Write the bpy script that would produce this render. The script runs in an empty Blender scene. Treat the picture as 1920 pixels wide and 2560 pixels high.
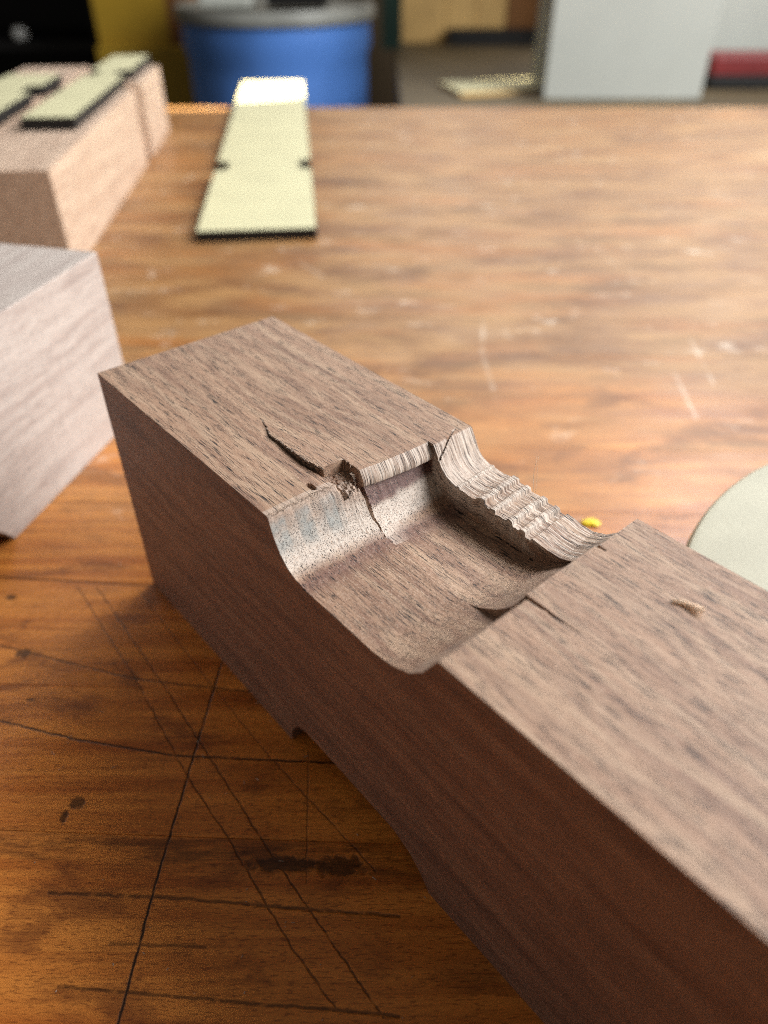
import bpy, math, random
import numpy as np
from mathutils import Vector
random.seed(7); RNG = np.random.default_rng(7)
S = bpy.context.scene
COL = S.collection
R = math.radians

# ---------------------------------------------------------------- camera
cd = bpy.data.cameras.new('camera'); cam = bpy.data.objects.new('camera', cd); COL.objects.link(cam)
cam.location = (0, 0, 0.18)
cam.rotation_euler = (R(90 - 38.35), 0, 0)
cd.sensor_fit = 'VERTICAL'; cd.sensor_height = 36.0; cd.lens = 1850 / 2560 * 36
cd.clip_start = 0.01; cd.clip_end = 60
cd.dof.use_dof = True; cd.dof.focus_distance = 0.171; cd.dof.aperture_fstop = cd.lens / 3.3
S.camera = cam

# ---------------------------------------------------------------- world and lamps
w = bpy.data.worlds.new('World'); S.world = w; w.use_nodes = True
w.node_tree.nodes['Background'].inputs[0].default_value = (1.0, 0.93, 0.84, 1)
w.node_tree.nodes['Background'].inputs[1].default_value = 0.12

def area(name, loc, target, sx, sy, power, col):
    l = bpy.data.lights.new(name, 'AREA'); l.shape = 'RECTANGLE'; l.size = sx; l.size_y = sy
    l.energy = power; l.color = col
    o = bpy.data.objects.new(name, l); COL.objects.link(o); o.location = loc
    o.rotation_euler = (Vector(target) - Vector(loc)).to_track_quat('-Z', 'Y').to_euler()
    return o
area('window_light_right', (1.6, 0.25, 1.05), (0.0, 0.25, 0.0), 1.2, 1.1, 62, (0.96, 0.98, 1.0))
area('sheen_light_back_right', (0.95, 1.2, 1.25), (0.05, 0.15, 0.05), 0.9, 0.9, 24, (0.97, 0.98, 1.0))  # added lamp, placed to put sheen on the near top of the block
area('window_light_back', (0.75, 3.2, 1.35), (0.1, 0.5, 0.0), 2.2, 1.2, 26, (1.0, 0.95, 0.86))
sl = bpy.data.lights.new('sunbeam', 'SPOT'); sl.energy = 1900; sl.color = (1.0, 0.86, 0.6)
sl.spot_size = R(5.4); sl.spot_blend = 0.08; sl.shadow_soft_size = 0.004
so = bpy.data.objects.new('sunbeam', sl); COL.objects.link(so); so.location = (1.55, 1.25, 1.5)
so.rotation_euler = (Vector((-0.225, 1.145, 0.0)) - so.location).to_track_quat('-Z', 'Y').to_euler()

s2 = sl.copy(); s2.energy = 480; s2.spot_size = R(4.6)
so2 = bpy.data.objects.new('sunbeam_low_bench', s2); COL.objects.link(so2); so2.location = (2.0, 1.84, 1.42)
so2.rotation_euler = (Vector((0.26, 1.74, -0.08)) - so2.location).to_track_quat('-Z', 'Y').to_euler()

S.view_settings.view_transform = 'Standard'; S.view_settings.look = 'None'
S.view_settings.exposure = 0.15; S.view_settings.gamma = 1.0
S.render.engine = 'CYCLES'
S.cycles.use_denoising = False
S.cycles.pixel_filter_type = 'BLACKMAN_HARRIS'; S.cycles.filter_width = 1.05
S.cycles.max_bounces = 6
S.cycles.sample_clamp_indirect = 4.0

# ---------------------------------------------------------------- node helpers
def srgb(r, g, b):
    f = lambda c: (c / 255 / 12.92) if c / 255 <= 0.04045 else ((c / 255 + 0.055) / 1.055) ** 2.4
    return (f(r), f(g), f(b), 1)

class NT:
    def __init__(s, name):
        s.m = bpy.data.materials.new(name); s.m.use_nodes = True
        s.t = s.m.node_tree; s.n = s.t.nodes; s.l = s.t.links
        s.b = s.n['Principled BSDF']
    def put(s, sock, v):
        if isinstance(v, bpy.types.NodeSocket): s.l.new(v, sock)
        else: sock.default_value = v
    def new(s, typ, **kw):
        n = s.n.new(typ)
        for k, v in kw.items(): setattr(n, k, v)
        return n
    def math(s, op, a, b=0.0, c=0.0, clamp=False):
        n = s.new('ShaderNodeMath', operation=op, use_clamp=clamp)
        s.put(n.inputs[0], a); s.put(n.inputs[1], b); s.put(n.inputs[2], c); return n.outputs[0]
    def vmath(s, op, a, b=(0, 0, 0)):
        n = s.new('ShaderNodeVectorMath', operation=op)
        s.put(n.inputs[0], a); s.put(n.inputs[1], b)
        return n.outputs['Value'] if op in ('DOT_PRODUCT', 'LENGTH', 'DISTANCE') else n.outputs[0]
    def noise(s, vec, scale=1.0, detail=3.0, rough=0.55, dist=0.0):
        n = s.new('ShaderNodeTexNoise'); s.put(n.inputs['Vector'], vec)
        n.inputs['Scale'].default_value = scale; n.inputs['Detail'].default_value = detail
        n.inputs['Roughness'].default_value = rough; n.inputs['Distortion'].default_value = dist
        return n.outputs['Fac']
    def rng(s, v, a, b, c=0.0, d=1.0, smooth=True):
        n = s.new('ShaderNodeMapRange', interpolation_type='SMOOTHSTEP' if smooth else 'LINEAR')
        s.put(n.inputs[0], v)
        for i, x in enumerate((a, b, c, d)): s.put(n.inputs[1 + i], x)
        return n.outputs[0]
    def mix(s, f, a, b, blend='MIX'):
        n = s.new('ShaderNodeMix', data_type='RGBA', blend_type=blend)
        s.put(n.inputs[0], f); s.put(n.inputs[6], a); s.put(n.inputs[7], b); return n.outputs[2]
    def attr(s, name, out='Fac'):
        n = s.new('ShaderNodeAttribute', attribute_name=name); return n.outputs[out]
    def objco(s):
        return s.new('ShaderNodeTexCoord').outputs['Object']
    def rand(s):
        return s.new('ShaderNodeObjectInfo').outputs['Random']
    def bump(s, h, strength=0.3, dist=0.0002):
        n = s.new('ShaderNodeBump'); n.inputs['Strength'].default_value = strength
        n.inputs['Distance'].default_value = dist; s.put(n.inputs['Height'], h)
        s.l.new(n.outputs[0], s.b.inputs['Normal'])
    def out(s, col, rough, spec=0.5, **kw):
        s.put(s.b.inputs['Base Color'], col); s.put(s.b.inputs['Roughness'], rough)
        s.b.inputs['Specular IOR Level'].default_value = spec
        for k, v in kw.items(): s.put(s.b.inputs[k], v)
        return s.m

def plain(name, col, rough=0.6, var=0.25, scale=30, spec=0.4):
    n = NT(name); f = n.noise(n.objco(), scale, 4)
    c2 = tuple(x * (1 - var) for x in col[:3]) + (1,)
    m = n.out(n.mix(n.rng(f, 0.35, 0.65), c2, col), rough, spec)
    n.bump(n.noise(n.objco(), scale * 8, 3), 0.15, 0.0005)
    return m

def walnut(name, light, mid, dark, pore, main=False, rough=0.55, grain=(1, 1, 1), porestr=1.0, spec=0.35):
    """Solid wood: coordinates in millimetres, grain running along x."""
    n = NT(name)
    if main: p = n.attr('gc', 'Vector')
    else: p = n.vmath('MULTIPLY', n.objco(), (1000, 1000, 1000))
    warp = n.noise(n.vmath('MULTIPLY', p, (0.02, 0.05, 0.05)), 1.0, 2)
    comb = n.new('ShaderNodeCombineXYZ'); n.put(comb.inputs[1], n.math('MULTIPLY', warp, 14.0)); n.put(comb.inputs[2], n.math('MULTIPLY', warp, 9.0))
    q = n.vmath('ADD', p, comb.outputs[0])
    bands = n.noise(n.vmath('MULTIPLY', q, (0.012, 0.22, 0.22)), 1.0, 4, 0.6)
    fine = n.noise(n.vmath('MULTIPLY', p, (0.14, 3.2, 3.2)), 1.0, 3, 0.65)
    patch = n.noise(n.vmath('MULTIPLY', q, (0.018, 0.34, 0.34)), 1.0, 4, 0.6)
    por = n.noise(n.vmath('MULTIPLY', p, (0.21, 6.0, 6.0)), 1.0, 1.0, 0.4)
    por2 = n.noise(n.vmath('MULTIPLY', p, (0.13, 4.4, 4.4)), 1.0, 1.0, 0.5)
    fleck = n.noise(n.vmath('MULTIPLY', p, (2.4, 4.2, 4.2)), 1.0, 2, 0.6)
    density = n.rng(n.noise(n.vmath('MULTIPLY', q, (0.02, 0.42, 0.42)), 1.0, 3), 0.34, 0.66)
    c = n.mix(n.rng(bands, 0.22, 0.66), dark, mid)
    c = n.mix(n.math('MULTIPLY', n.rng(patch, 0.42, 0.68), 0.5), c, light)
    c = n.mix(n.math('MULTIPLY', n.rng(fine, 0.45, 0.75), 0.35), c, light)
    c = n.mix(n.math('MULTIPLY', n.rng(fine, 0.48, 0.25), 0.35), c, dark)
    rgh = rough
    if main:
        pale = n.attr('pale'); red = n.attr('red')
        fz = n.noise(n.vmath('MULTIPLY', p, (1.6, 2.4, 2.4)), 1.0, 3, 0.7)
        c = n.mix(n.math('MULTIPLY', red, n.rng(fz, 0.2, 0.5)), c, srgb(98, 62, 53))
        pl = n.math('MULTIPLY', pale, n.rng(fz, 0.22, 0.52), clamp=True)
        c = n.mix(n.math('MULTIPLY', pl, 0.92), c, srgb(208, 194, 180))
        ln = n.attr('lines')
        lf = n.noise(n.vmath('MULTIPLY', p, (0.06, 3.4, 0.05)), 1.0, 3, 0.75)
        c = n.mix(n.math('MULTIPLY', ln, n.rng(lf, 0.48, 0.60)), c, srgb(208, 193, 178))
        c = n.mix(n.math('MULTIPLY', ln, n.rng(lf, 0.46, 0.36)), c, srgb(98, 76, 64))
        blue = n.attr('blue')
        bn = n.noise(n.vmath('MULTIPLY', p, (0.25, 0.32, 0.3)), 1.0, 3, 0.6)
        c = n.mix(n.math('MULTIPLY', blue, n.rng(bn, 0.25, 0.65, 0.25, 0.95)), c, srgb(148, 152, 148))  # sky reflection painted into the cove wall's colour as grey-blue
    c = n.mix(n.math('MULTIPLY', n.rng(fleck, 0.57, 0.72), 0.36), c, srgb(225, 208, 190))
    pth = n.math('SUBTRACT', 0.655, n.math('MULTIPLY', density, 0.075))
    pm = n.rng(n.math('SUBTRACT', por, pth), 0.0, 0.022)
    pm2 = n.math('MULTIPLY', n.rng(por2, 0.650, 0.675), 0.95)
    pall = n.math('MAXIMUM', pm, pm2)
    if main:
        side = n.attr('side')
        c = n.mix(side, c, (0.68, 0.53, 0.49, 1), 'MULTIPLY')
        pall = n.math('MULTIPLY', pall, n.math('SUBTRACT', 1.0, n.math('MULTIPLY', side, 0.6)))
    c = n.mix(n.math('MULTIPLY', pall, porestr), c, pore)
    if main: rgh = n.math('ADD', rough, n.math('MULTIPLY', n.attr('pale'), 0.25))
    hgt = n.math('SUBTRACT', n.math('ADD', n.math('MULTIPLY', fine, 0.35), n.math('MULTIPLY', fleck, 0.45)), n.math('MULTIPLY', pall, 1.2))
    m = n.out(c, rgh, spec)
    n.b.inputs['Sheen Weight'].default_value = 0.12; n.b.inputs['Sheen Roughness'].default_value = 0.45
    n.bump(hgt, 0.55, 0.00018)
    return m

M = {}
M['walnut_main'] = walnut('walnut_main', srgb(186, 158, 130), srgb(156, 121, 96), srgb(114, 80, 62), srgb(24, 13, 9), main=True, rough=0.58, spec=0.5)
M['walnut_pale'] = walnut('walnut_pale', srgb(196, 185, 175), srgb(182, 169, 159), srgb(157, 140, 131), srgb(128, 104, 94), rough=0.45, porestr=0.3)
M['walnut_back'] = walnut('walnut_back', srgb(216, 190, 164), srgb(198, 168, 142), srgb(160, 128, 104), srgb(110, 80, 64), rough=0.5, porestr=0.3)
M['ply'] = plain('ply', srgb(204, 199, 160), 0.6, 0.08, 25)
M['char'] = plain('char', srgb(22, 20, 20), 0.55, 0.4, 60)
M['disc'] = plain('disc', srgb(178, 174, 152), 0.5, 0.10, 45)
M['disc_side'] = plain('disc_side', srgb(150, 140, 100), 0.6, 0.2, 45)

# ---------------------------------------------------------------- object helpers
def mesh_obj(name, verts, faces, mat, parent=None, smooth=False, mats=None, fmat=None):
    me = bpy.data.meshes.new(name); me.from_pydata([tuple(v) for v in verts], [], faces); me.update()
    for m in (mats or [mat]): me.materials.append(m)
    if fmat is not None: me.polygons.foreach_set('material_index', fmat)
    if smooth: me.polygons.foreach_set('use_smooth', [True] * len(me.polygons))
    o = bpy.data.objects.new(name, me); COL.objects.link(o)
    if parent: o.parent = parent
    return o
def empty(name, loc=(0, 0, 0), rz=0.0):
    o = bpy.data.objects.new(name, None); COL.objects.link(o); o.location = loc; o.rotation_euler = (0, 0, rz)
    o.empty_display_size = 0.02
    return o
def tag(o, label, cat=None, group=None, kind=None):
    if label: o['label'] = label
    if cat: o['category'] = cat
    if group: o['group'] = group
    if kind: o['kind'] = kind
    return o
import bmesh
def bevel(o, width, seg=2):
    bm = bmesh.new(); bm.from_mesh(o.data)
    bmesh.ops.bevel(bm, geom=[e for e in bm.edges if e.is_manifold and e.calc_face_angle(0) > 0.5], offset=width, segments=seg, affect='EDGES', profile=0.5)
    bm.to_mesh(o.data); bm.free(); return o
def box(name, x0, x1, y0, y1, z0, z1, mat, parent=None, bev=0.0):
    v = [(x, y, z) for z in (z0, z1) for y in (y0, y1) for x in (x0, x1)]
    f = [(0, 2, 3, 1), (4, 5, 7, 6), (0, 1, 5, 4), (2, 6, 7, 3), (0, 4, 6, 2), (1, 3, 7, 5)]
    o = mesh_obj(name, v, f, mat, parent)
    if bev: bevel(o, bev)
    return o
def prism(name, pts, z0, z1, mat, parent=None, axis='z', mats=None, bev=0.0):
    """Closed outline (counter-clockwise) extruded; axis z: pts are (x,y); axis y: pts are (x,z) extruded in y from z0 to z1."""
    n = len(pts)
    if axis == 'z': v = [(a, b, z0) for a, b in pts] + [(a, b, z1) for a, b in pts]
    else: v = [(a, z0, b) for a, b in pts] + [(a, z1, b) for a, b in pts]
    f = [tuple(range(n))[::-1], tuple(range(n, 2 * n))] + [(i, (i + 1) % n, n + (i + 1) % n, n + i) for i in range(n)]
    fm = [0, 0] + [1 if mats else 0] * n
    o = mesh_obj(name, v, f, mat, parent, mats=mats, fmat=fm)
    if axis == 'y':
        bm = bmesh.new(); bm.from_mesh(o.data); bmesh.ops.recalc_face_normals(bm, faces=bm.faces); bm.to_mesh(o.data); bm.free()
    if bev: bevel(o, bev)
    return o
def lathe(name, prof, mat, parent=None, seg=64, smooth=True):
    v = []; f = []; k = len(prof)
    for i in range(seg):
        a = 2 * math.pi * i / seg
        v += [(r * math.cos(a), r * math.sin(a), z) for r, z in prof]
    for i in range(seg):
        j = (i + 1) % seg
        for q in range(k - 1): f.append((i * k + q, j * k + q, j * k + q + 1, i * k + q + 1))
    f.append(tuple(i * k + k - 1 for i in range(seg))); f.append(tuple(i * k for i in range(seg))[::-1])
    o = mesh_obj(name, v, f, mat, parent, smooth)
    o.data.set_sharp_from_angle(angle=R(40)); return o

# ---------------------------------------------------------------- table material
def table_material():
    n = NT('lacquered_beech')
    p = n.vmath('MULTIPLY', n.objco(), (1000, 1000, 1000))        # millimetres
    rnd = n.rand()
    off = n.new('ShaderNodeCombineXYZ'); n.put(off.inputs[0], n.math('MULTIPLY', rnd, 900.0)); n.put(off.inputs[2], n.math('MULTIPLY', rnd, 300.0))
    q = n.vmath('ADD', p, off.outputs[0])
    grain = n.noise(n.vmath('MULTIPLY', q, (0.010, 0.16, 0.1)), 1.0, 5, 0.6, 0.4)
    fine = n.noise(n.vmath('MULTIPLY', q, (0.05, 1.1, 1)), 1.0, 4, 0.6)
    fleck = n.noise(n.vmath('MULTIPLY', p, (0.42, 2.6, 1)), 1.0, 1.5, 0.5)
    blot = n.noise(n.vmath('MULTIPLY', p, (0.022, 0.045, 0.02)), 1.0, 5, 0.62, 0.3)
    blot2 = n.noise(n.vmath('MULTIPLY', p, (0.007, 0.022, 0.01)), 1.0, 4, 0.6)
    wear = n.noise(n.vmath('MULTIPLY', p, (0.006, 0.012, 0.01)), 1.0, 4, 0.6)
    sep = n.new('ShaderNodeSeparateXYZ'); n.put(sep.inputs[0], p)
    far = n.rng(n.math('ADD', sep.outputs[1], n.math('MULTIPLY', n.math('SUBTRACT', wear, 0.5), 420.0)), 90, 380)
    c = n.mix(n.rng(grain, 0.28, 0.66), srgb(176, 97, 36), srgb(232, 149, 66))
    c = n.mix(n.math('MULTIPLY', rnd, 0.35), c, srgb(190, 114, 54))
    c = n.mix(n.math('MULTIPLY', n.rng(fine, 0.5, 0.32), 0.28), c, srgb(96, 46, 18))
    c = n.mix(n.math('MULTIPLY', n.rng(fleck, 0.57, 0.63), 0.5), c, srgb(98, 46, 18))
    c = n.mix(n.math('MULTIPLY', n.rng(blot, 0.52, 0.64), 0.6), c, srgb(96, 42, 20))
    # old finish worn thin over the far half of the bench: paler, browner, mottled
    mot = n.noise(n.vmath('MULTIPLY', p, (0.011, 0.034, 0.02)), 1.0, 6, 0.66, 0.4)
    strk = n.noise(n.vmath('MULTIPLY', q, (0.006, 0.04, 0.05)), 1.0, 6, 0.66, 0.5)
    worn = n.mix(n.rng(mot, 0.34, 0.62), srgb(98, 69, 43), srgb(152, 119, 78))
    worn = n.mix(n.math('MULTIPLY', n.rng(strk, 0.50, 0.64), 0.6), worn, srgb(150, 95, 45))
    worn = n.mix(n.math('MULTIPLY', n.rng(strk, 0.44, 0.33), 0.6), worn, srgb(104, 76, 58))
    worn = n.mix(n.math('MULTIPLY', n.rng(fine, 0.5, 0.32), 0.22), worn, srgb(96, 66, 44))
    c = n.mix(n.math('MULTIPLY', far, 0.85), c, worn)
    c = n.mix(n.math('MULTIPLY', n.rng(blot2, 0.56, 0.68), 0.4), c, srgb(84, 54, 40))
    scuff = n.noise(n.vmath('MULTIPLY', p, (0.03, 0.05, 1)), 1.0, 5, 0.7)
    c = n.mix(n.math('MULTIPLY', n.math('MULTIPLY', n.rng(scuff, 0.58, 0.72), far), 0.6), c, srgb(222, 204, 182))
    # knife-scribed lines, drawn in millimetres on the bench top
    wob = n.noise(n.vmath('MULTIPLY', p, (0.25, 0.25, 0.25)), 1.0, 2)
    wv = n.new('ShaderNodeCombineXYZ'); wo = n.math('MULTIPLY', n.math('SUBTRACT', wob, 0.5), 0.9)
    n.put(wv.inputs[0], wo); n.put(wv.inputs[1], wo)
    pw = n.vmath('ADD', p, wv.outputs[0])
    fade = n.rng(n.noise(n.vmath('MULTIPLY', p, (0.3, 0.3, 0.3)), 1.0, 3), 0.28, 0.48, 0.4, 1.0)
    tot = None; pal = None
    L = [([(-50.7, 152.4), (-54.8, 82.9), (-55.6, 54.9)], 0.34, 1.0),
         ([(-106.7, 185.7), (-76.0, 145.7), (-53.4, 113.0), (-38.9, 94.8), (-21.4, 70.6), (-10.4, 57.8)], 0.26, 0.7),
         ([(-100, 185.7), (-66.6, 143.0), (-46.4, 115.9), (-29.7, 93.5), (-0.1, 56.0)], 0.26, 0.75),
         ([(-85.4, 184.5), (-50, 140.3), (-30.7, 117.4), (-1.9, 86.9)], 0.22, 0.65),
         ([(-122.6, 158.8), (-76.8, 145.7), (-51.8, 142.1), (-35, 140.0)], 0.30, 0.85),
         ([(-111, 130.4), (-88.1, 124.3), (-58.3, 118.9), (-5, 116.0)], 0.36, 0.95),
         ([(-150, 192), (-100.6, 187.5), (-70, 185.3)], 0.40, 0.8),
         ([(-21.1, 121.2), (-18.7, 84)], 0.18, 0.6),
         ([(-79.8, 81.7), (-50.9, 80.6), (3.7, 76.3)], 0.45, 0.7),
         ([(-70.6, 61.9), (3.4, 56.4)], 0.40, 0.7), ([(-62, 70.5), (-40, 69.8)], 0.4, 0.6),
         ([(170.6, 384), (165.3, 328)], 1.0, 0.7), ([(149.7, 345.6), (145.8, 297.4)], 1.1, 0.7), ([(58.3, 408.8), (52.6, 366.8), (54.8, 312.4)], 1.4, 0.6),
         ([(153.4, 508.6), (179.9, 458.4)], 1.2, 0.6), ([(-60.5, 508.6), (-39.2, 474.2)], 1.3, 0.45), ([(10, 336), (24, 331)], 2.0, 0.5), ([(214, 526), (232, 519)], 3.0, 0.6)]
    for pts, wd, st in L:
        for a, b in zip(pts, pts[1:]):
            d = Vector((b[0] - a[0], b[1] - a[1])); ln = d.length; d.normalize(); nn = Vector((-d.y, d.x))
            dist = n.math('ABSOLUTE', n.math('SUBTRACT', n.vmath('DOT_PRODUCT', pw, (nn.x, nn.y, 0)), nn.x * a[0] + nn.y * a[1]))
            al = n.math('ABSOLUTE', n.math('SUBTRACT', n.vmath('DOT_PRODUCT', pw, (d.x, d.y, 0)), d.x * a[0] + d.y * a[1] + ln / 2))
            mk = n.math('MULTIPLY', n.rng(dist, wd * 1.5, wd * 0.3, 0.0, st), n.math('LESS_THAN', al, ln / 2 + 0.1))
            if wd > 0.9: pal = mk if pal is None else n.math('MAXIMUM', pal, mk)
            else: tot = mk if tot is None else n.math('MAXIMUM', tot, mk)
    tot = n.math('MULTIPLY', tot, fade)
    for x, y, rx, ry in [(-80.3, 104.5, 2.4, 2.0), (-105, 137.7, 1.3, 1.0), (-127.7, 180.4, 2.2, 1.6), (-10.8, 88.1, 7, 3.4), (-113.7, 155.8, 3.5, 2.2), (-24, 88.6, 12, 2.2), (-82.5, 101, 1.2, 2.2)]:
        dd = n.vmath('LENGTH', n.vmath('DIVIDE', n.vmath('SUBTRACT', n.vmath('MULTIPLY', pw, (1, 1, 0)), (x, y, 0)), (rx, ry, 1)))
        dd = n.math('ADD', dd, n.math('MULTIPLY', n.math('SUBTRACT', n.noise(p, 0.5, 3), 0.5), 1.6))
        tot = n.math('MAXIMUM', tot, n.rng(dd, 1.1, 0.5, 0.0, 0.8))
    c = n.mix(n.math('MULTIPLY', tot, 0.95), c, srgb(18, 10, 6))
    c = n.mix(n.math('MULTIPLY', pal, n.rng(scuff, 0.38, 0.62, 0.0, 0.55)), c, srgb(222, 204, 182))
    # dark band of old stain along one board
    bd = n.math('ABSOLUTE', n.math('SUBTRACT', n.math('ADD', sep.outputs[1], n.math('MULTIPLY', sep.outputs[0], 0.036)), 90.0))
    bn = n.noise(n.vmath('MULTIPLY', p, (0.05, 0.4, 1)), 1.0, 4, 0.6)
    c = n.mix(n.math('MULTIPLY', n.math('MULTIPLY', n.rng(bd, 6.0, 1.0), n.rng(bn, 0.40, 0.60)), 0.6), c, srgb(56, 24, 12))
    rg = n.math('ADD', n.rng(blot, 0.3, 0.7, 0.22, 0.34), n.math('MULTIPLY', far, 0.16))
    m = n.out(c, rg, 0.4)
    hg = n.math('SUBTRACT', n.math('ADD', n.math('MULTIPLY', fine, 0.25), n.math('MULTIPLY', n.noise(p, 0.09, 3), 0.7)), n.math('MULTIPLY', tot, 1.0))
    n.bump(hg, 0.35, 0.0003)
    return m
M['table'] = table_material()
M['table_under'] = plain('table_under', srgb(96, 60, 34), 0.6, 0.3, 20)

# ---------------------------------------------------------------- workbench
bench = tag(empty('workbench', (0, 0, 0)), 'lacquered orange-brown wooden workbench top with scribed knife lines', 'workbench')
slope = -0.037
bw = 0.0455; k0 = -9
for k in range(k0, 22):
    y0 = 0.0955 - 0.0018 + k * bw; y1 = y0 + bw
    if k == 21: y1 = 1.056
    g = 0.00002
    xs = (-1.3, 1.7)
    T = 0.04
    zt = RNG.uniform(-0.00004, 0.0)
    v = []
    for z, ins in ((-T, 0), (zt - 0.0002, 0), (zt, 0.00010)):
        for (x, yy) in ((xs[0], y0 + g + ins), (xs[1], y0 + g + ins), (xs[1], y1 - g - ins), (xs[0], y1 - g - ins)):
            fl = 0.0 if (k == 21 and yy > 1.05) else slope * x
            if k == 21 and yy > 1.05: yy = 1.056 - ins + 0.012 * x * 0
            v.append((x, yy + fl, z))
    f = [(3, 2, 1, 0), (8, 9, 10, 11)] + [(r * 4 + i, r * 4 + (i + 1) % 4, (r + 1) * 4 + (i + 1) % 4, (r + 1) * 4 + i) for r in (0, 1) for i in range(4)]
    mesh_obj('plank', v, f, M['table'], bench)
box('apron', -1.15, 1.55, 0.90, 0.93, -0.14, -0.0405, M['table_under'], bench)
box('apron', -1.15, 1.55, -0.22, -0.19, -0.14, -0.0405, M['table_under'], bench)
for x in (-1.15, 1.47):
    for y in (-0.18, 0.82): box('leg', x, x + 0.08, y, y + 0.08, -0.9, -0.0405, M['table_under'], bench)

# ---------------------------------------------------------------- the walnut block with the cove cut
YAW = R(40.75)
U = Vector((math.sin(YAW), -math.cos(YAW), 0)); V = Vector((math.cos(YAW), math.sin(YAW), 0))
A0 = Vector((-0.08068, 0.18754, 0.0001))
W_, HT, LEN = 59.3, 81.4, 420.0
block = empty('walnut_block', A0, math.atan2(U.y, U.x))      # local x = along the grain (s), local y = -t ... see to_local
tag(block, 'large dark walnut block in front with a torn cove cut across its top', 'wood block', 'walnut leg blanks')
def P3(s, t, z): return (s * 0.001, t * 0.001, z * 0.001)     # local x = s, local y = t (left handed check: U x V = +z)

def vnoise(x, y, seed=0):
    def h(i, j): 
        n = (i * 374761393 + j * 668265263 + seed * 2147483) & 0x7fffffff
        n = (n ^ (n >> 13)) * 1274126177 & 0x7fffffff
        return ((n ^ (n >> 16)) & 0xffff) / 65535.0
    xi = np.floor(x).astype(np.int64); yi = np.floor(y).astype(np.int64); fx = x - xi; fy = y - yi
    fx = fx * fx * (3 - 2 * fx); fy = fy * fy * (3 - 2 * fy)
    return (h(xi, yi) * (1 - fx) + h(xi + 1, yi) * fx) * (1 - fy) + (h(xi, yi + 1) * (1 - fx) + h(xi + 1, yi + 1) * fx) * fy - 0.5

def sm(x, a, b):
    k = np.clip((x - a) / (b - a), 0, 1); return k * k * (3 - 2 * k)
LEFT = np.array([(0, HT), (85.2, HT), (85.7, 81.0), (86.3, 79.2), (87.4, 76.3), (89.2, 73.0), (91.7, 70.5), (94.6, 69.2), (98.1, 68.7), (120, 68.6), (125.3, 69.4), (130.4, 71.6), (134, 75.1), (136, 78.6), (137.2, 80.8), (137.9, HT), (500, HT)])
MID = np.array([(0, HT), (85.2, HT), (85.35, 77.8), (86.4, 76.6), (87.8, 74.6), (89.4, 72.6), (91.2, 70.7), (93.4, 69.4), (96.2, 68.7), (100, 68.5), (119, 68.5), (122.5, 68.9), (125.3, 69.6), (127.3, 70.7), (130, 72.5), (132, 74.1), (134, 76.2), (135.6, 78.6), (136.8, HT), (500, HT)])
RIGHT = np.array([(0, HT), (88.4, HT), (88.8, 81.1), (90.3, 78.6), (91.6, 76.3), (93.2, 74.8), (95.2, 74.0), (96.6, 73.65), (96.9, 74.0), (97.5, 74.0), (97.7, 73.6), (101, 73.4), (103.2, 73.8), (103.9, 74.6), (105.7, 74.55), (105.9, 73.5), (107.6, 73.45), (108.1, 74.05), (109.4, 73.95), (109.6, 72.95), (112.6, 73.0), (113.1, 73.7), (114.5, 73.5), (114.7, 72.45), (116.6, 72.5), (117.0, 73.15), (118.4, 72.95), (118.6, 71.95), (120.2, 71.95), (120.6, 72.7), (122.4, 72.55), (125, 71.95), (128.5, 72.0), (131.5, 73.2), (134, 75.5), (136, 78.6), (137.2, HT), (500, HT)])
T1, T2 = 23.4, 46.0
def arclen(pr):
    d = np.hypot(np.diff(pr[:, 0]), np.diff(pr[:, 1])); return np.concatenate([[0], np.cumsum(d)])
AL = [arclen(p) for p in (LEFT, MID, RIGHT)]

def crack_c(s):
    s = np.asarray(s, float)
    return np.interp(s, [46, 50, 59, 74.4, 84.3, 90], [23.2, 21.4, 18.6, 17.6, 18.4, 19.4]) + 0.7 * vnoise(s * 0.22, s * 0, 71) + 0.35 * vnoise(s * 1.1, s * 0, 72)
def crack_w(s): return np.interp(s, [47, 54, 62, 70, 78, 85.5, 90], [0.0, 0.10, 0.16, 0.34, 0.8, 1.5, 1.6])

s_ax = np.unique(np.concatenate([np.arange(0, 44, 2.0), np.arange(44, 80, 0.4), np.arange(80, 140, 0.22), np.arange(140, 152, 0.4), np.arange(152, LEN + 1, 6.0), [LEN], LEFT[1:-1, 0], MID[1:-1, 0], RIGHT[1:-1, 0]]))
t_ax = np.unique(np.concatenate([np.arange(0, W_, 0.3), [0.12, W_ - 0.12, W_, T1 - 0.01, T1 + 0.01, T2 - 0.01, T2 + 0.01], np.arange(16, 26, 0.15)]))
Sg, Tg = np.meshgrid(s_ax, t_ax, indexing='ij')
# wavering of the section edges along t so the cut lines are not ruler straight
jit = 0.14 * vnoise(Tg * 0.8, Sg * 0 + 3, 5) + 0.05 * vnoise(Tg * 4.0, Sg * 0 + 9, 6)
jit_in = jit * sm(Sg, 80, 85) * sm(Sg, 100, 92)
kt = (Tg / T1).clip(0, 1)
shL = 1.9 * kt ** 1.6 * sm(Sg, 85.6, 87.6) * sm(Sg, 100, 93) + 1.5 * kt ** 1.6 * sm(Sg, 125, 130) * sm(Sg, 137.6, 135.5)
zL = np.interp(Sg + jit_in - shL, LEFT[:, 0], LEFT[:, 1]); zM = np.interp(Sg + jit_in * 1.3, MID[:, 0], MID[:, 1])
skew = (Tg - 52) * 0.05 + 0.5 * vnoise(Tg * 0.22, Sg * 0.07, 81) + 0.10 * vnoise(Tg * 1.3, Sg * 0.3, 82)
zR = np.interp(Sg + skew * sm(Sg, 88, 96) * sm(Sg, 137, 130) + jit_in * 0.5, RIGHT[:, 0], RIGHT[:, 1])
mid_lim = T1
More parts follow.
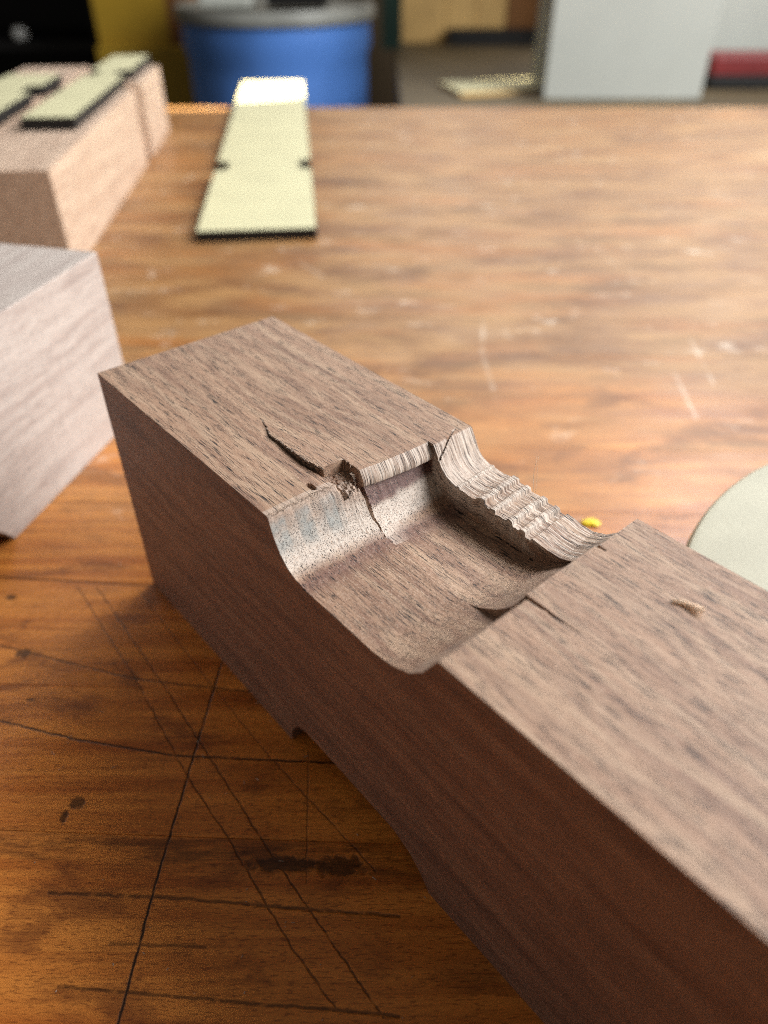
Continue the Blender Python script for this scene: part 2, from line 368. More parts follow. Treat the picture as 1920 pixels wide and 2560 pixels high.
zM = HT - (HT - zM) * (1 + 0.19 * ((Tg - T1) / (T2 - T1)).clip(0, 1) * sm(Sg, 86, 92))
secM = (Tg > T1) & (Tg < T2); secR = Tg > T2
Zg = np.where(secR, zR, np.where(secM, zM, zL))
# left section bends in near the bottom so the step fades into the floor
# floor slopes up softly to the ledge wall
Zg = np.where(secM & (Zg < 74), Zg + 0.35 * np.exp(-(T2 - Tg) / 0.5) * sm(Sg, 88, 94), Zg)
top = Zg > 81.0
# lift of the split-off flap and the crack
tc = crack_c(Sg); cw = crack_w(Sg)
ramp = sm(Sg, 46, 78) * (Sg < 88.5)
flap = (Tg > tc + cw) & (Sg > 46) & (Sg < 88.5) & top
lift = 0.95 * ramp * np.exp(-(Tg - tc - cw).clip(0) / 16.0)
Zg = np.where(flap, Zg + lift, Zg)
dip = (Tg <= tc) & (Sg > 46) & (Sg < 85.3) & top
Zg = np.where(dip, Zg - 0.55 * sm(Sg, 48, 68) * np.exp(-(tc - Tg) / 2.6), Zg)
incr = (Tg > tc) & (Tg <= tc + cw) & (Sg > 47) & (Sg < 88)
depth = 0.5 * sm(Sg, 47, 50) + 5.0 * sm(Sg, 52, 74)
Zg = np.where(incr, np.minimum(Zg, HT - depth), Zg)
# broken-off corner of the flap
chip = (Tg > tc + cw) & (Tg < 25.2 + 0.5 * vnoise(Sg * 1.3, Tg * 0, 2)) & (Sg > 79.8 + 0.8 * vnoise(Tg * 1.1, Sg * 0, 12)) & (Sg < 92) & (Zg > 77)
rough = vnoise(Sg * 2.2, Tg * 2.2, 21)
Zg = np.where(chip, np.minimum(Zg, 79.4 + 0.9 * rough - (Sg - 79.8) * 0.09), Zg)
# gap along the step between the two cove walls, and the crack beside the lip
gap = (Tg > T1) & (Tg < T1 + np.interp(Sg, [84, 90, 94, 97], [2.8, 2.4, 1.5, 0.2]) + 0.5 * vnoise(Sg * 1.6, Sg * 0, 83)) & (Sg > 84) & (Sg < 97) & (Zg < 79.5)
Zg = np.where(gap, Zg - np.interp(Sg, [84, 90, 94, 97], [4.0, 3.0, 1.6, 0.2]), Zg)
lc = np.interp(Sg, [85.8, 88.2, 90.6], [56.6, 52.0, 46.0])
Zg = np.where((Tg > T2) & (np.abs(Tg - lc) < 0.42) & (Sg > 85.8) & (Sg < 90.6), Zg - 1.6, Zg)
# small pit by the crack
pit = ((Sg - 82.7) / 1.6) ** 2 + ((Tg - 13.6) / 0.7) ** 2 < 1
Zg = np.where(pit, Zg - 1.2, Zg)
# splits in the near shoulder
slot = (Sg > 136.0) & (Sg < 149.5) & (np.abs(Tg - 23.6 - 0.15 * vnoise(Sg * 0.6, Sg * 0, 8)) < np.interp(Sg, [136, 143, 149.5], [0.42, 0.22, 0.04]))
Zg = np.where(slot, Zg - np.interp(Sg, [136, 149.5], [1.6, 0.2]), Zg)
slot2 = (Sg > 134.5) & (Sg < 139) & (np.abs(Tg - 45.6) < np.interp(Sg, [134, 139], [0.8, 0.1]))
Zg = np.where(slot2, Zg - 1.4, Zg)
nb = (Sg > 136.5) & (Sg < 165) & (Tg < 23.4) & (Zg > 81)
Zg = np.where(nb, Zg - 0.16 * sm(Sg, 148, 138) * sm(Tg, 8, 23), Zg)
# fine relief: grooves along the grain, fuzz in the cut
steep = np.abs(np.gradient(Zg, axis=0) / np.gradient(Sg, axis=0))
Zg = Zg + 0.05 * vnoise(Tg * 3.0, Sg * 0.15, 31) + np.where((Sg > 84) & (Sg < 138), 0.08 * vnoise(Sg * 2.5, Tg * 2.5, 33), 0)
Zg = Zg + np.where(secR & (Sg > 88) & (Sg < 137), 0.04 * vnoise(Tg * 6.5, Sg * 0.10, 35), 0)
Zg = Zg + np.where(secR & (Sg > 103) & (Sg < 122.5), 0.10 * vnoise(Sg * 1.0, Tg * 0.35, 37), 0)
# rounded arrises
Zg = np.where((Tg <= 0.001) | (Tg >= W_ - 0.001), Zg - 0.18, Zg)
Sg2 = Sg.copy()
# ragged bite of the ledge's inner edge and the cove's right edge
Tg2 = Tg.copy()
row2 = np.isclose(Tg, T2 + 0.01) | np.isclose(Tg, T2 - 0.01)
wig = 0.4 * vnoise(Sg * 0.35, Sg * 0, 41) + 0.3 * vnoise(Sg * 1.5, Sg * 0, 42) * sm(Sg, 101, 104) * sm(Sg, 123, 120)
near2 = np.exp(-np.abs(Tg - T2) / 1.6)
Tg2 = np.where((Sg > 88) & (Sg < 137), Tg2 + wig * near2 * sm(Sg, 88, 92) * sm(Sg, 137, 133), Tg2)
# undercut of the ledge wall
Tg2 = np.where(np.isclose(Tg, T2 - 0.01) & (Sg > 88) & (Sg < 134), Tg2 + 0.55 * sm(Sg, 88, 95), Tg2)
near1 = np.exp(-np.abs(Tg - T1) / 0.9)
Tg2 = np.where((Sg > 84) & (Sg < 100), Tg2 + (0.55 * vnoise(Sg * 1.4, Sg * 0, 44) + (Sg - 88) * 0.12) * near1, Tg2)
ns, nt = Sg.shape
arc = np.where(secR, np.interp(Sg, RIGHT[:, 0], AL[2]), np.where(secM, np.interp(Sg, MID[:, 0], AL[1]), np.interp(Sg, LEFT[:, 0], AL[0])))
verts = np.stack([Sg2, Tg2, Zg], -1).reshape(-1, 3)
gc = np.stack([np.where(secR, arc, Sg), Tg, np.where(secR, HT - 3, Zg)], -1).reshape(-1, 3)
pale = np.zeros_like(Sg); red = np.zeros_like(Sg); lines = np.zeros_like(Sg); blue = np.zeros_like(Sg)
zwall = (Sg > 83.5) & (Sg < 99)
secL = Tg < T1
pale = np.where(secL & zwall, sm(Zg, 69.0, 70.8) * (0.35 + 0.65 * sm(Zg, 79.5, 74.0)), pale)
pale = np.where(secM & zwall, sm(Zg, 67.6, 69.2) * sm(Zg, 73.6 + 1.8 * vnoise(Tg * 0.4, Sg * 0, 51), 72.2), pale)
red = np.where(secM & zwall & (Zg < 79), sm(Zg, 71.8, 73.6), red)
red = np.where((Tg < T2) & (Zg < 70.4) & (Sg > 90) & (Sg < 104), 0.7 * sm(Sg, 103, 97) * sm(Sg, 94, 96.5), red)
blue = np.where((Tg < 18) & zwall, sm(Zg, 71.5, 74) * sm(Zg, 81.0, 79.0) * (0.25 + 0.6 * sm(np.sin(Tg * 0.95 + 0.8 * vnoise(Tg * 0.3, Sg * 0.1, 77)), -0.5, 0.1)), blue)  # mask for the painted sky reflection, in bands up the left cove wall
lines = np.where(secR & (Sg > 88.2) & (Sg < 137.3), sm(Sg, 88.2, 88.9), lines)
pale = np.where(secR & (Sg > 88.5) & (Sg < 103), 0.55 * sm(Sg, 104, 96), pale)
for a in (97.2, 104.9, 109.0, 114.2, 118.2):
    pale = np.where(secR, np.maximum(pale, 1.0 * np.exp(-((Sg + skew - a) / 0.7) ** 2)), pale)
faces = []
I = np.arange(ns * nt).reshape(ns, nt)
q = np.stack([I[:-1, :-1], I[1:, :-1], I[1:, 1:], I[:-1, 1:]], -1).reshape(-1, 4)
faces_np = [q]
def bottom(s): return np.interp(s, [0, 83.9, 84.4, 86, 88.5, 92, 96, 115, 127, 133, 137, 139.2, 139.7, 500], [0, 0, 4.0, 8.0, 10.6, 11.8, 12, 11.6, 11.2, 8.6, 4.5, 1.2, 0, 0])
extra_v = []; extra_gc = []
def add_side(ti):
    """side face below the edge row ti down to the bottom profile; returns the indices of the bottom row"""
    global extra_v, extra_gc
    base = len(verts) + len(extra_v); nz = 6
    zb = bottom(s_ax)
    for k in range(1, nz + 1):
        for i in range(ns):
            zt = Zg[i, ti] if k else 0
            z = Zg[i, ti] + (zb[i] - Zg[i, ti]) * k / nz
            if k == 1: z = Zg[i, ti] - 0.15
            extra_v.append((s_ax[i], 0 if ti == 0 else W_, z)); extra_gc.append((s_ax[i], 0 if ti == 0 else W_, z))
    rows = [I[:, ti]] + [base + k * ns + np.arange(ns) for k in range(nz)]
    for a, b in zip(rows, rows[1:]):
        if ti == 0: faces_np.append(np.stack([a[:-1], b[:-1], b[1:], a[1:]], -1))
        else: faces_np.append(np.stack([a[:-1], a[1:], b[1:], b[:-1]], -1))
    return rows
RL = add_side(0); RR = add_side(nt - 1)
faces_np.append(np.stack([RL[-1][:-1], RR[-1][:-1], RR[-1][1:], RL[-1][1:]], -1))
faces = [tuple(map(int, f)) for f in np.concatenate(faces_np)]
# end caps
for i, rev in ((0, False), (ns - 1, True)):
    ring = [int(x) for x in I[i, :]] + [int(r[i]) for r in RR[1:]] + [int(r[i]) for r in RL[:0:-1]]
    faces.append(tuple(ring[::-1] if rev else ring))
allv = np.concatenate([verts, np.array(extra_v)]) * 0.001
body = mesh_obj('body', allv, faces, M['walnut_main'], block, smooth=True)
body.data.set_sharp_from_angle(angle=R(38))
ne = len(extra_v)
def setattr_f(o, name, arr):
    a = o.data.attributes.new(name, 'FLOAT', 'POINT'); a.data.foreach_set('value', np.asarray(arr, dtype=np.float32))
def setattr_v(o, name, arr):
    a = o.data.attributes.new(name, 'FLOAT_VECTOR', 'POINT'); a.data.foreach_set('vector', np.asarray(arr, dtype=np.float32).ravel())
setattr_v(body, 'gc', np.concatenate([gc, np.array(extra_gc)]))
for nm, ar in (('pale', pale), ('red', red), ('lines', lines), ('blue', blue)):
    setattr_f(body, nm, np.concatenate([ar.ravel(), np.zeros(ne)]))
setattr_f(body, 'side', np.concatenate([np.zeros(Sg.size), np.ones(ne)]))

# overhanging lip of the split flap
tl = np.concatenate([np.arange(25.3, 56.6, 0.25)])
lv = []; lg = []; la = []
prof0 = [(82.5, 0.0, 0), (84.0, 0.0, 0), (85.2, 0.0, 0), (85.62, 0.0, 0), (85.68, -0.06, 1), (86.4, -1.2, 1), (87.0, -2.4, 1), (87.2, -3.4, 1), (87.1, -4.0, 1), (86.8, -4.3, 0.6), (86.0, -4.35, 0), (84.0, -4.3, 0), (82.5, -4.2, 0)]
for t in tl:
    tq = np.array([t])
    wob_ = 0.35 * float(vnoise(tq * 0.9, tq * 0, 61)[0]) + 0.22 * float(vnoise(tq * 4.0, tq * 0, 62)[0])
    c84 = float(crack_c(np.array([84.0]))[0])
    lf = 0.95 * math.exp(-max(t - c84 - 1.4, 0) / 16.0)
    taper = min(1.0, max(0.04, (57.0 - t) / 8.0))
    for (s, dz, wl) in prof0:
        grow = 0.9 + 1.7 * min(1.0, (t - 25) / 14.0)
        s2 = s + (wob_ * 0.7 if s > 85.4 else 0) + (s - 83) / 4.7 * (grow - 0.9)
        z = HT + lf * float(sm(np.array([min(s, 84)]), 46, 78)[0]) + dz * (taper if dz < -0.5 else 1) - 0.02
        lv.append((s2, t, z)); lg.append((s2 if wl == 0 else 87 - dz, t, HT - 3)); la.append(wl)
k = len(prof0); lf_ = []
for i in range(len(tl) - 1):
    for j in range(k):
        a, b = i * k + j, i * k + (j + 1) % k
        lf_.append((a, b, b + k, a + k))
lf_.append(tuple(range(k))[::-1]); lf_.append(tuple((len(tl) - 1) * k + j for j in range(k)))
lip = mesh_obj('split_lip', np.array(lv) * 0.001, lf_, M['walnut_main'], block, smooth=True)
bm = bmesh.new(); bm.from_mesh(lip.data); bmesh.ops.recalc_face_normals(bm, faces=bm.faces); bm.to_mesh(lip.data); bm.free()
lip.data.set_sharp_from_angle(angle=R(28))
setattr_v(lip, 'gc', np.array(lg))
for nm, ar in (('pale', np.array(la) * 0.5), ('red', np.zeros(len(la))), ('lines', np.array(la)), ('blue', np.zeros(len(la)))): setattr_f(lip, nm, ar)
lip['label'] = 'lifted overhanging splinter lip of the torn wood'

# torn fibres along the broken edges (fuzz nobody could count)
def fibres(name, roots, mat):
    v = []; f = []
    for (p, d, ln, r) in roots:
        p = Vector(p); d = Vector(d).normalized(); a = d.orthogonal().normalized(); b = d.cross(a)
        bend = Vector((random.uniform(-1, 1), random.uniform(-1, 1), random.uniform(-1, 1))) * 0.25 * ln
        i0 = len(v)
        for kk in range(3):
            ang = kk * 2.0944; v.append(p + (a * math.cos(ang) + b * math.sin(ang)) * r)
        for kk in range(3):
            ang = kk * 2.0944; v.append(p + d * ln * 0.55 + bend * 0.3 + (a * math.cos(ang) + b * math.sin(ang)) * r * 0.6)
        v.append(p + d * ln + bend)
        for kk in range(3):
            k2 = (kk + 1) % 3
            f += [(i0 + kk, i0 + k2, i0 + 3 + k2, i0 + 3 + kk), (i0 + 3 + kk, i0 + 3 + k2, i0 + 6)]
    o = mesh_obj(name, [tuple(x * 0.001) for x in v], f, mat, block); o['kind'] = 'stuff'; return o
def zat(s, t): 
    i = int(np.argmin(np.abs(s_ax - s))); j = int(np.argmin(np.abs(t_ax - t))); return float(Zg[i, j])
def rd(a): return random.uniform(-a, a)
roots = []
for _ in range(420):      # upper edge of the left cove wall
    t = random.uniform(0.2, 18); s = 85.3 + rd(0.35); roots.append(((s, t, zat(s, t)), (rd(1) + 0.5, rd(1), 0.6 + rd(0.6)), random.uniform(0.2, 0.65), 0.05))
for _ in range(150):      # broken corner of the flap
    t = random.uniform(19.8, 25.4); s = random.uniform(79.6, 86.0); roots.append(((s, t, zat(s, t) - 0.05), (rd(1) + 0.3, rd(1) - 0.2, rd(0.8) + 0.3), random.uniform(0.4, 1.3), 0.04))
for _ in range(340):      # under the lip
    t = random.uniform(25.5, 54); s = 87.0 + rd(0.4); roots.append(((s, t, HT - 3.6 + rd(0.2)), (rd(0.8), rd(0.8), -0.5 + rd(0.4)), random.uniform(0.2, 0.7), 0.045))
for _ in range(260):      # step between the two cove walls
    s = random.uniform(84.5, 94); t = T1 - 0.1; z = float(np.interp(s, LEFT[:, 0], LEFT[:, 1])); roots.append(((s, t + rd(0.15), z - 0.05), (rd(1), 0.8, rd(0.7) + 0.2), random.uniform(0.2, 0.65), 0.045))
for _ in range(420):      # chatter ridges
    s = random.choice((97.2, 104.9, 109.0, 114.2, 118.2)) + rd(0.8); t = random.uniform(46.2, 59.2); roots.append(((s, t, zat(s, t) - 0.03), (rd(1), rd(1), 0.5), random.uniform(0.15, 0.5), 0.04))
for _ in range(240):      # crack edge of the flap
    s = random.uniform(50, 85); t = float(crack_c(np.array([s]))[0] + crack_w(np.array([s]))[0]) + 0.12; roots.append(((s, t, zat(s, t + 0.2) - 0.05), (rd(1), -0.7, rd(0.6)), random.uniform(0.2, 0.6), 0.045))
for _ in range(160):      # near shoulder edge
    t = random.uniform(0, 59); s = 137.6 + rd(0.3); roots.append(((s, t, zat(s, t) - 0.03), (-0.5 + rd(0.5), rd(1), 0.5), random.uniform(0.15, 0.45), 0.04))
for _ in range(420):      # sanded fuzz on the faces
    s = random.uniform(4, 180); t = random.uniform(0.5, 58.8); roots.append(((s, t, zat(s, t) - 0.02), (rd(1), rd(1), 0.25), random.uniform(0.2, 0.7), 0.022))
M['fibre'] = plain('fibre', srgb(198, 178, 160), 0.7, 0.3, 900)
fibres('torn_fibres', roots, M['fibre'])
# two long hair-fine strands standing up from the ledge
def strand(name, pts, r, mat, parent):
    v = []; f = []; n_ = 6
    for i, p in enumerate(pts):
        p = Vector(p); d = (Vector(pts[min(i + 1, len(pts) - 1)]) - Vector(pts[max(i - 1, 0)])).normalized()
        a = d.orthogonal().normalized(); b = d.cross(a); rr = r * (1 - 0.6 * i / (len(pts) - 1))
        for kk in range(n_): v.append(tuple((p + (a * math.cos(kk * 6.2832 / n_) + b * math.sin(kk * 6.2832 / n_)) * rr) * 0.001))
    for i in range(len(pts) - 1):
        for kk in range(n_):
            k2 = (kk + 1) % n_; f.append((i * n_ + kk, i * n_ + k2, (i + 1) * n_ + k2, (i + 1) * n_ + kk))
    f.append(tuple(range(n_))[::-1]); f.append(tuple((len(pts) - 1) * n_ + kk for kk in range(n_)))
    return mesh_obj(name, v, f, mat, parent, smooth=True)
M['strand'] = plain('strand', srgb(240, 214, 186), 0.6, 0.1, 900)
strand('loose_fibre', [(110.2, 58.9, 73.2), (109.6, 59.2, 75.6), (109.0, 59.6, 78.2), (108.7, 60.4, 80.6), (108.4, 60.4, 82.0)], 0.07, M['strand'], block)
strand('loose_fibre', [(110.8, 58.9, 73.0), (110.3, 59.6, 75.4), (109.4, 60.3, 78.8), (108.9, 60.6, 82.4)], 0.05, M['strand'], block)

# curl of pale wood resting on the near part of the block
ch = mesh_obj('wood_shaving', [], [], M['strand'])
bm = bmesh.new(); N1, N2 = 18, 6; g = {}
for i in range(N1):
    for j in range(N2):
        a = i / (N1 - 1); b = j / (N2 - 1)
        wd = 0.9 + 0.5 * math.sin(a * 3.0) + (0.6 if a > 0.7 else 0)
        x = a * 5.6; y = (b - 0.5) * wd * 1.1 + 0.4 * math.sin(a * 5); z = 0.3 + 0.35 * math.sin(b * 3.14) + 0.5 * a * a
        g[i, j] = bm.verts.new((x * 0.001, y * 0.001, z * 0.001))
for i in range(N1 - 1):
    for j in range(N2 - 1): bm.faces.new((g[i, j], g[i + 1, j], g[i + 1, j + 1], g[i, j + 1]))
bmesh.ops.solidify(bm, geom=bm.faces[:], thickness=0.00025)
bmesh.ops.recalc_face_normals(bm, faces=bm.faces)
bm.to_mesh(ch.data); bm.free()
tag(ch, 'tiny pale curled wood shaving lying on the near top of the walnut block', 'wood shaving')
def on_block(s, t, z): return A0 + U * (s * 0.001) + V * (t * 0.001) + Vector((0, 0, z * 0.001))
ch.location = on_block(155.8, 43.0, HT + 0.05); ch.rotation_euler = (0, 0, R(-28))

# ---------------------------------------------------------------- the other blocks
def leg_block(name, loc, rz, length, width, height, mat, notches, groove=None, bev=0.0004):
    """prism along local x with a side outline; notches: (start, end, depth) cut from the bottom"""
    pts = []
    pts.append((0, 0))
    for a, b, d in notches:
        pts.append((a, 0))
        for fr in (0.12, 0.3, 0.6, 1.0):
            pts.append((a + 0.012 * fr, d * math.sin(fr * math.pi / 2)))
        for fr in (1.0, 0.6, 0.3, 0.12):
            pts.append((b - 0.012 * fr, d * math.sin(fr * math.pi / 2)))
        pts.append((b, 0))
    pts += [(length, 0), (length, height), (0, height)]
    o = prism(name, pts, 0, width, mat, axis='y', bev=bev)
    o.location = loc; o.rotation_euler = (0, 0, rz); return o
# pale block at the left: far corner of its right face stands at (-0.1165, 0.301); it runs towards the camera
d = Vector((-0.0217, -0.0906, 0)).normalized()
pb = leg_block('walnut_block', (-0.1165, 0.301, 0.0001), math.atan2(d.y, d.x), 0.40, -0.11, 0.0765, M['walnut_pale'], [(0.0925, 0.146, 0.012)])
tag(pb, 'pale grey walnut block at the left edge, behind the cove-cut block', 'wood block', 'walnut leg blanks')

# two blocks farther back, lying side by side, each with a plywood template on top
def grooved_block(name, corner, dirv, length, width, height, gpos, gw, gd, mat):
    """plan outline in local coordinates: x along the block, +y to the left"""
    pts = [(0, 0), (gpos, 0), (gpos + 0.003, gd), (gpos + gw - 0.003, gd), (gpos + gw, 0), (length, 0), (length, width), (0, width)]
    o = prism(name, pts, 0, height, mat, axis='z', bev=0.0005)
    o.location = corner; o.rotation_euler = (0, 0, math.atan2(dirv[1], dirv[0])); return o
dv = Vector((-0.036, 0.43, 0)).normalized()
gb = grooved_block('walnut_block', (-0.2035, 0.481, 0.0001), dv, 0.434, 0.066, 0.064, 0.288, 0.032, 0.020, M['walnut_back'])
tag(gb, 'pinkish walnut block with a side groove, behind the pale grey block', 'wood block', 'walnut leg blanks')
gb2 = grooved_block('walnut_block', (-0.2760, 0.475, 0.0001), dv, 0.434, 0.066, 0.064, 0.288, 0.032, 0.020, M['walnut_back'])
tag(gb2, 'walnut block at the far left edge, under the cut-off plywood template', 'wood block', 'walnut leg blanks')

# ---------------------------------------------------------------- plywood templates
def template(near_l, axis, width, length, npos, thick, z, label, nw=0.034, nd=0.011):
    t = empty('plywood_template', (near_l[0], near_l[1], z), math.atan2(axis[1], axis[0]))
    W = -width
    def side(y, sg): return [(npos - nw / 2, y), (npos - nw / 2 + 0.003, y + sg * nd), (npos + nw / 2 - 0.003, y + sg * nd), (npos + nw / 2, y)]
    pts = [(0, W), *side(W, 1), (length, W), (length, 0), *side(0, -1)[::-1], (0, 0)]
    prism('plywood_core', pts, 0, thick - 0.0004, M['char'], t)
    ins = 0.0006
    cx, cy = length / 2, W / 2
    p2 = [(x + (ins if x < cx else -ins) * (0 if 0.01 < x < length - 0.01 else 1), y + (ins if y < cy else -ins)) for x, y in pts]
    prism('face_veneer', p2, thick - 0.00035, thick, M['ply'], t)
    tag(t, label, 'template', 'laser-cut plywood templates')
    return t
ax = Vector((-0.047, 0.47, 0)).normalized()
template((-0.1355, 0.5425), (-0.047, 0.47), 0.087, 0.66, 0.187, 0.0078, 0.0001, 'cream plywood template with black edges lying alone on the bench top')
a2 = Vector((-0.036, 0.43, 0)).normalized()
template((-0.2610, 0.590), a2, 0.038, 0.33, 0.208, 0.0085, 0.0642, 'cream plywood template on the pinkish grooved walnut block')
template((-0.3240, 0.500), a2, 0.048, 0.29, 0.208, 0.0085, 0.0642, 'cream plywood template cut off by the left edge of the photo')

# ---------------------------------------------------------------- round piece and small crumbs
dc = empty('round_disc', (0.190, 0.104, 0.0001))
tag(dc, 'large pale cream round disc at the right edge behind the walnut block', 'disc')
lathe('rim', [(0.1165, 0.0), (0.1175, 0.0012), (0.1180, 0.037), (0.1176, 0.0388)], M['disc_side'], dc, 128)
lathe('face', [(0.1174, 0.0390), (0.1168, 0.0398), (0.1150, 0.0402)], M['disc'], dc, 128)
def crumb(loc, size, mat, label, cat):
    bm = bmesh.new(); bmesh.ops.create_icosphere(bm, subdivisions=2, radius=1)
    for vtx in bm.verts:
        r = 1 + random.uniform(-0.25, 0.25); vtx.co = Vector((vtx.co.x * size[0] * r, vtx.co.y * size[1] * r, max(vtx.co.z, -0.5) * size[2] * r))
    lo = min(vtx.co.z for vtx in bm.verts)
    for vtx in bm.verts: vtx.co.z -= lo
    o = mesh_obj('yellow_chip', [], [], mat); bm.to_mesh(o.data); bm.free(); o.location = loc; tag(o, label, cat); return o
M['yellow'] = plain('yellow', srgb(250, 220, 30), 0.45, 0.15, 200)
crumb((0.0795, 0.2205, 0.0), (0.0034, 0.0022, 0.0008), M['yellow'], 'small bright yellow chip on the bench beside the walnut block', 'chip')

# fine sawdust and lint scattered over the bench top
sv = []; sf = []
for _ in range(260):
    r_ = random.random()
    if r_ < 0.55: x, y = random.uniform(-0.13, 0.02), random.uniform(0.05, 0.2)
    else: x, y = random.uniform(-0.1, 0.35), random.uniform(0.22, 0.7)
    a = random.uniform(0, 6.28); ln = random.choice((0.00012, 0.0002, 0.0003, 0.0006)); wd = random.uniform(0.00006, 0.00013)
    c_, s_ = math.cos(a), math.sin(a); i0 = len(sv); z = 0.00002
    for (u, vv, zz) in ((-ln, -wd, z), (ln, -wd, z), (ln, wd, z), (-ln, wd, z), (-ln * 0.8, 0, z + wd * 1.6), (ln * 0.8, 0, z + wd * 1.6)):
        sv.append((x + u * c_ - vv * s_, y + u * s_ + vv * c_, zz))
    sf += [(i0, i0 + 1, i0 + 5, i0 + 4), (i0 + 2, i0 + 3, i0 + 4, i0 + 5), (i0 + 1, i0 + 2, i0 + 5), (i0 + 3, i0, i0 + 4), (i0 + 3, i0 + 2, i0 + 1, i0)]
tag(mesh_obj('sawdust', sv, sf, M['fibre']), 'fine pale sawdust and lint scattered over the bench top', 'sawdust', kind='stuff')

# ---------------------------------------------------------------- background of the workshop
M['floor'] = plain('floor', srgb(96, 88, 76), 0.7, 0.3, 3)
M['blue'] = plain('blue', srgb(92, 142, 222), 0.42, 0.15, 8)
M['grey'] = plain('grey', srgb(150, 150, 142), 0.5, 0.2, 12)
M['dark'] = plain('dark', srgb(20, 18, 17), 0.6, 0.4, 12)
M['yellowp'] = plain('yellowp', srgb(176, 140, 40), 0.55, 0.12, 6)
M['olive'] = plain('olive', srgb(92, 78, 54), 0.6, 0.25, 9)
M['tan'] = plain('tan', srgb(214, 174, 108), 0.6, 0.2, 10)
M['brown'] = plain('brown', srgb(140, 92, 46), 0.6, 0.3, 8)
M['white'] = plain('white', srgb(188, 190, 181), 0.45, 0.05, 8)
M['red'] = plain('red', srgb(122, 38, 38), 0.5, 0.2, 20)
M['wall'] = plain('wall', srgb(120, 104, 82), 0.8, 0.2, 2)
M['green'] = plain('green', srgb(30, 56, 44), 0.6, 0.2, 10)
M['metal'] = plain('metal', srgb(210, 210, 205), 0.3, 0.1, 30)
v = [(-8, -3, -0.9), (8, -3, -0.9), (8, 6, -0.9), (-8, 6, -0.9)]
tag(mesh_obj('floor', v, [(0, 1, 2, 3)], M['floor']), None, kind='structure')
o = box('back_wall', -4, 4, 3.6, 3.7, -0.9, 2.4, M['wall']); tag(o, None, kind='structure')

drum = tag(empty('blue_drum', (-0.258, 2.12, -0.9)), 'blue plastic drum with a grey rim standing behind the bench', 'drum')
R0 = 0.225
lathe('drum_body', [(R0 * 0.93, 0.0), (R0 * 0.97, 0.02), (R0 * 0.97, 0.30), (R0 * 1.0, 0.33), (R0 * 1.0, 0.37), (R0 * 0.965, 0.40), (R0 * 0.965, 0.80), (R0 * 0.965, 0.835), (R0 * 1.005, 0.86), (R0 * 1.0, 0.905)], M['blue'], drum, 96)
lathe('rim', [(R0 * 1.01, 0.906), (R0 * 1.045, 0.912), (R0 * 1.05, 0.930), (R0 * 1.03, 0.938), (R0 * 0.97, 0.934), (R0 * 0.95, 0.925)], M['grey'], drum, 96)
o = bevel(box('plastic_tub', -0.42, -0.30, 2.02, 2.15, 0.0345, 0.10, M['white']), 0.008); tag(o, 'whitish tub on the rim of the blue drum', 'tub')
o = bevel(box('dark_box', -0.27, -0.13, 2.05, 2.17, 0.0345, 0.12, M['dark']), 0.006); tag(o, 'dark box on top of the blue drum', 'box')

cab = tag(empty('dark_shelf', (-1.25, 2.5, -0.9)), 'dark shelf unit in the upper left corner behind the bench', 'shelf')
box('back_panel', -0.6, 0.42, 0.36, 0.38, 0, 1.3, M['dark'], cab); box('side_panel', -0.62, -0.6, 0, 0.38, 0, 1.3, M['dark'], cab); box('side_panel', 0.42, 0.44, 0, 0.38, 0, 1.3, M['dark'], cab)
for z in (0.1, 0.45, 0.80, 1.1): box('shelf_board', -0.6, 0.42, 0, 0.358, z, z + 0.02, M['dark'], cab)
kn = lathe('steel_knob', [(0.006, 0), (0.018, 0.006), (0.022, 0.018), (0.014, 0.034)], M['metal'], None, 24); kn.location = (-1.045, 2.52, -0.0797); tag(kn, 'small steel knob glinting on the dark shelf', 'knob')
yc = tag(empty('yellow_cabinet', (-0.635, 2.25, -0.9)), 'mustard yellow cabinet side standing left of the blue drum', 'cabinet')
box('panel', -0.10, 0.085, 0, 0.02, 0, 1.2, M['yellowp'], yc, 0.002); box('side_panel', 0.0855, 0.14, 0, 0.35, 0, 1.2, M['brown'], yc); box('foot_rail', -0.10, 0.17, -0.04, -0.001, 0.70, 0.84, M['yellowp'], yc, 0.004)

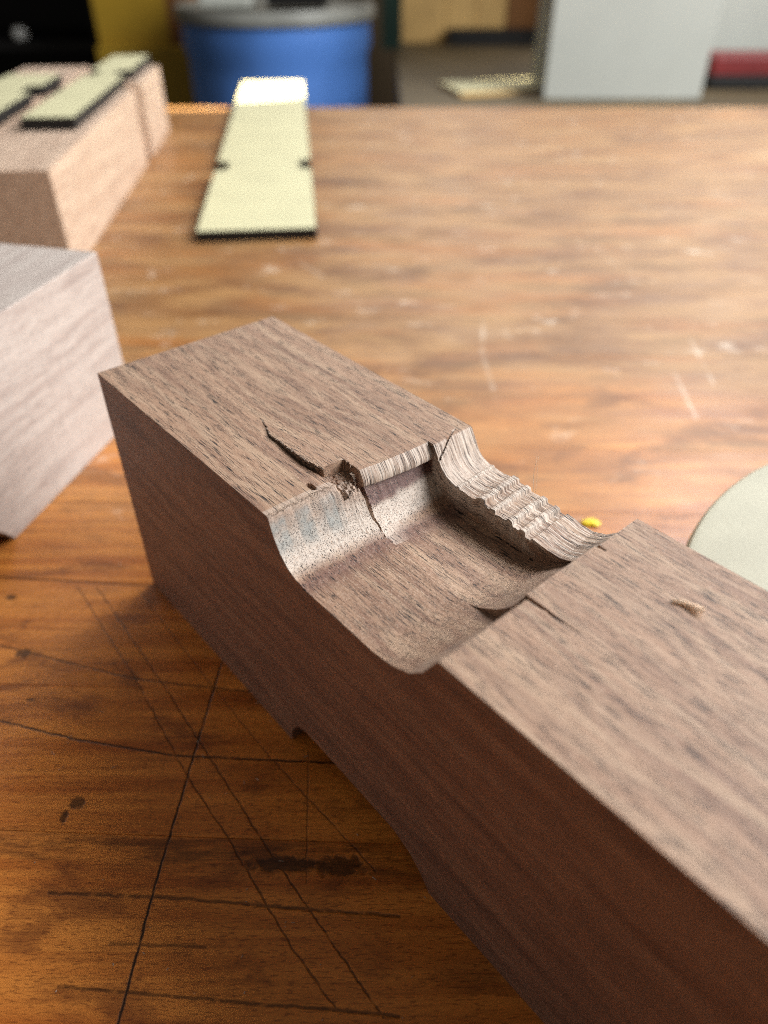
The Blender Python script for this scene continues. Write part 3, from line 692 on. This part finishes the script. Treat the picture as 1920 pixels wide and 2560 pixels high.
lb = tag(empty('low_bench', (0.75, 2.0, -0.9)), 'low dark olive bench behind the main workbench', 'bench')
box('bench_top', -0.72, 0.9, -0.75, 0.55, 0.78, 0.8185, M['olive'], lb, 0.003)
for x in (-0.68, 0.82):
    for y in (-0.70, 0.46): box('leg', x, x + 0.06, y, y + 0.06, 0, 0.7795, M['olive'], lb)
o = box('green_post', -0.005, 0.045, 2.36, 2.42, -0.0812, 0.35, M['green']); tag(o, 'dark green upright strip right beside the blue drum', 'post')
bp_ = tag(empty('plank_panel', (0.0, 2.5, -0.0812)), 'upright panel of tan and brown planks behind the low bench', 'panel')
box('plank', 0.05, 0.175, 0.0, 0.03, 0, 0.5, M['tan'], bp_, 0.001)
for i in range(4): box('plank', 0.177 + i * 0.085, 0.177 + i * 0.085 + 0.083, 0.002 + 0.006 * (i % 2), 0.03, 0, 0.5, M['brown' if i > 1 else 'tan'], bp_, 0.001)
o = box('dark_plinth', 0.18, 0.50, 2.43, 2.49, -0.0812, -0.045, M['dark']); tag(o, 'dark plinth strip under the brown boards', 'plinth')
st = empty('plywood_strip', (0.13, 1.70, -0.0812), R(16)); tag(st, 'bright plywood offcut on the low bench left of the white box', 'offcut')
prism('plywood_core', [(0, -0.07), (0.30, -0.07), (0.30, 0.06), (0, 0.06)], 0, 0.008, M['tan'], st); prism('face_veneer', [(0.001, -0.069), (0.299, -0.069), (0.299, 0.059), (0.001, 0.059)], 0.00805, 0.0085, M['ply'], st)
wb = tag(empty('white_box', (0.457, 1.62, -0.0812)), 'large pale grey box standing behind the bench at the right', 'box')
box('front_panel', -0.151, 0.151, -0.01, 0.0, 0, 0.45, M['white'], wb, 0.002); box('carcass', -0.149, 0.149, 0.0002, 0.16, 0, 0.449, M['white'], wb, 0.002)
rt = tag(empty('red_tool_case', (0.80, 1.72, -0.0812)), 'red case with a black base at the right edge behind the bench', 'case')
box('base', -0.14, 0.14, -0.0, 0.1, 0, 0.024, M['dark'], rt, 0.003); box('lid', -0.139, 0.14, 0.001, 0.099, 0.0242, 0.058, M['red'], rt, 0.004)
wp = box('cream_panel', 0.66, 1.1, 1.95, 1.97, -0.0812, 0.4, M['white']); tag(wp, 'cream panel upright behind the red case', 'panel')
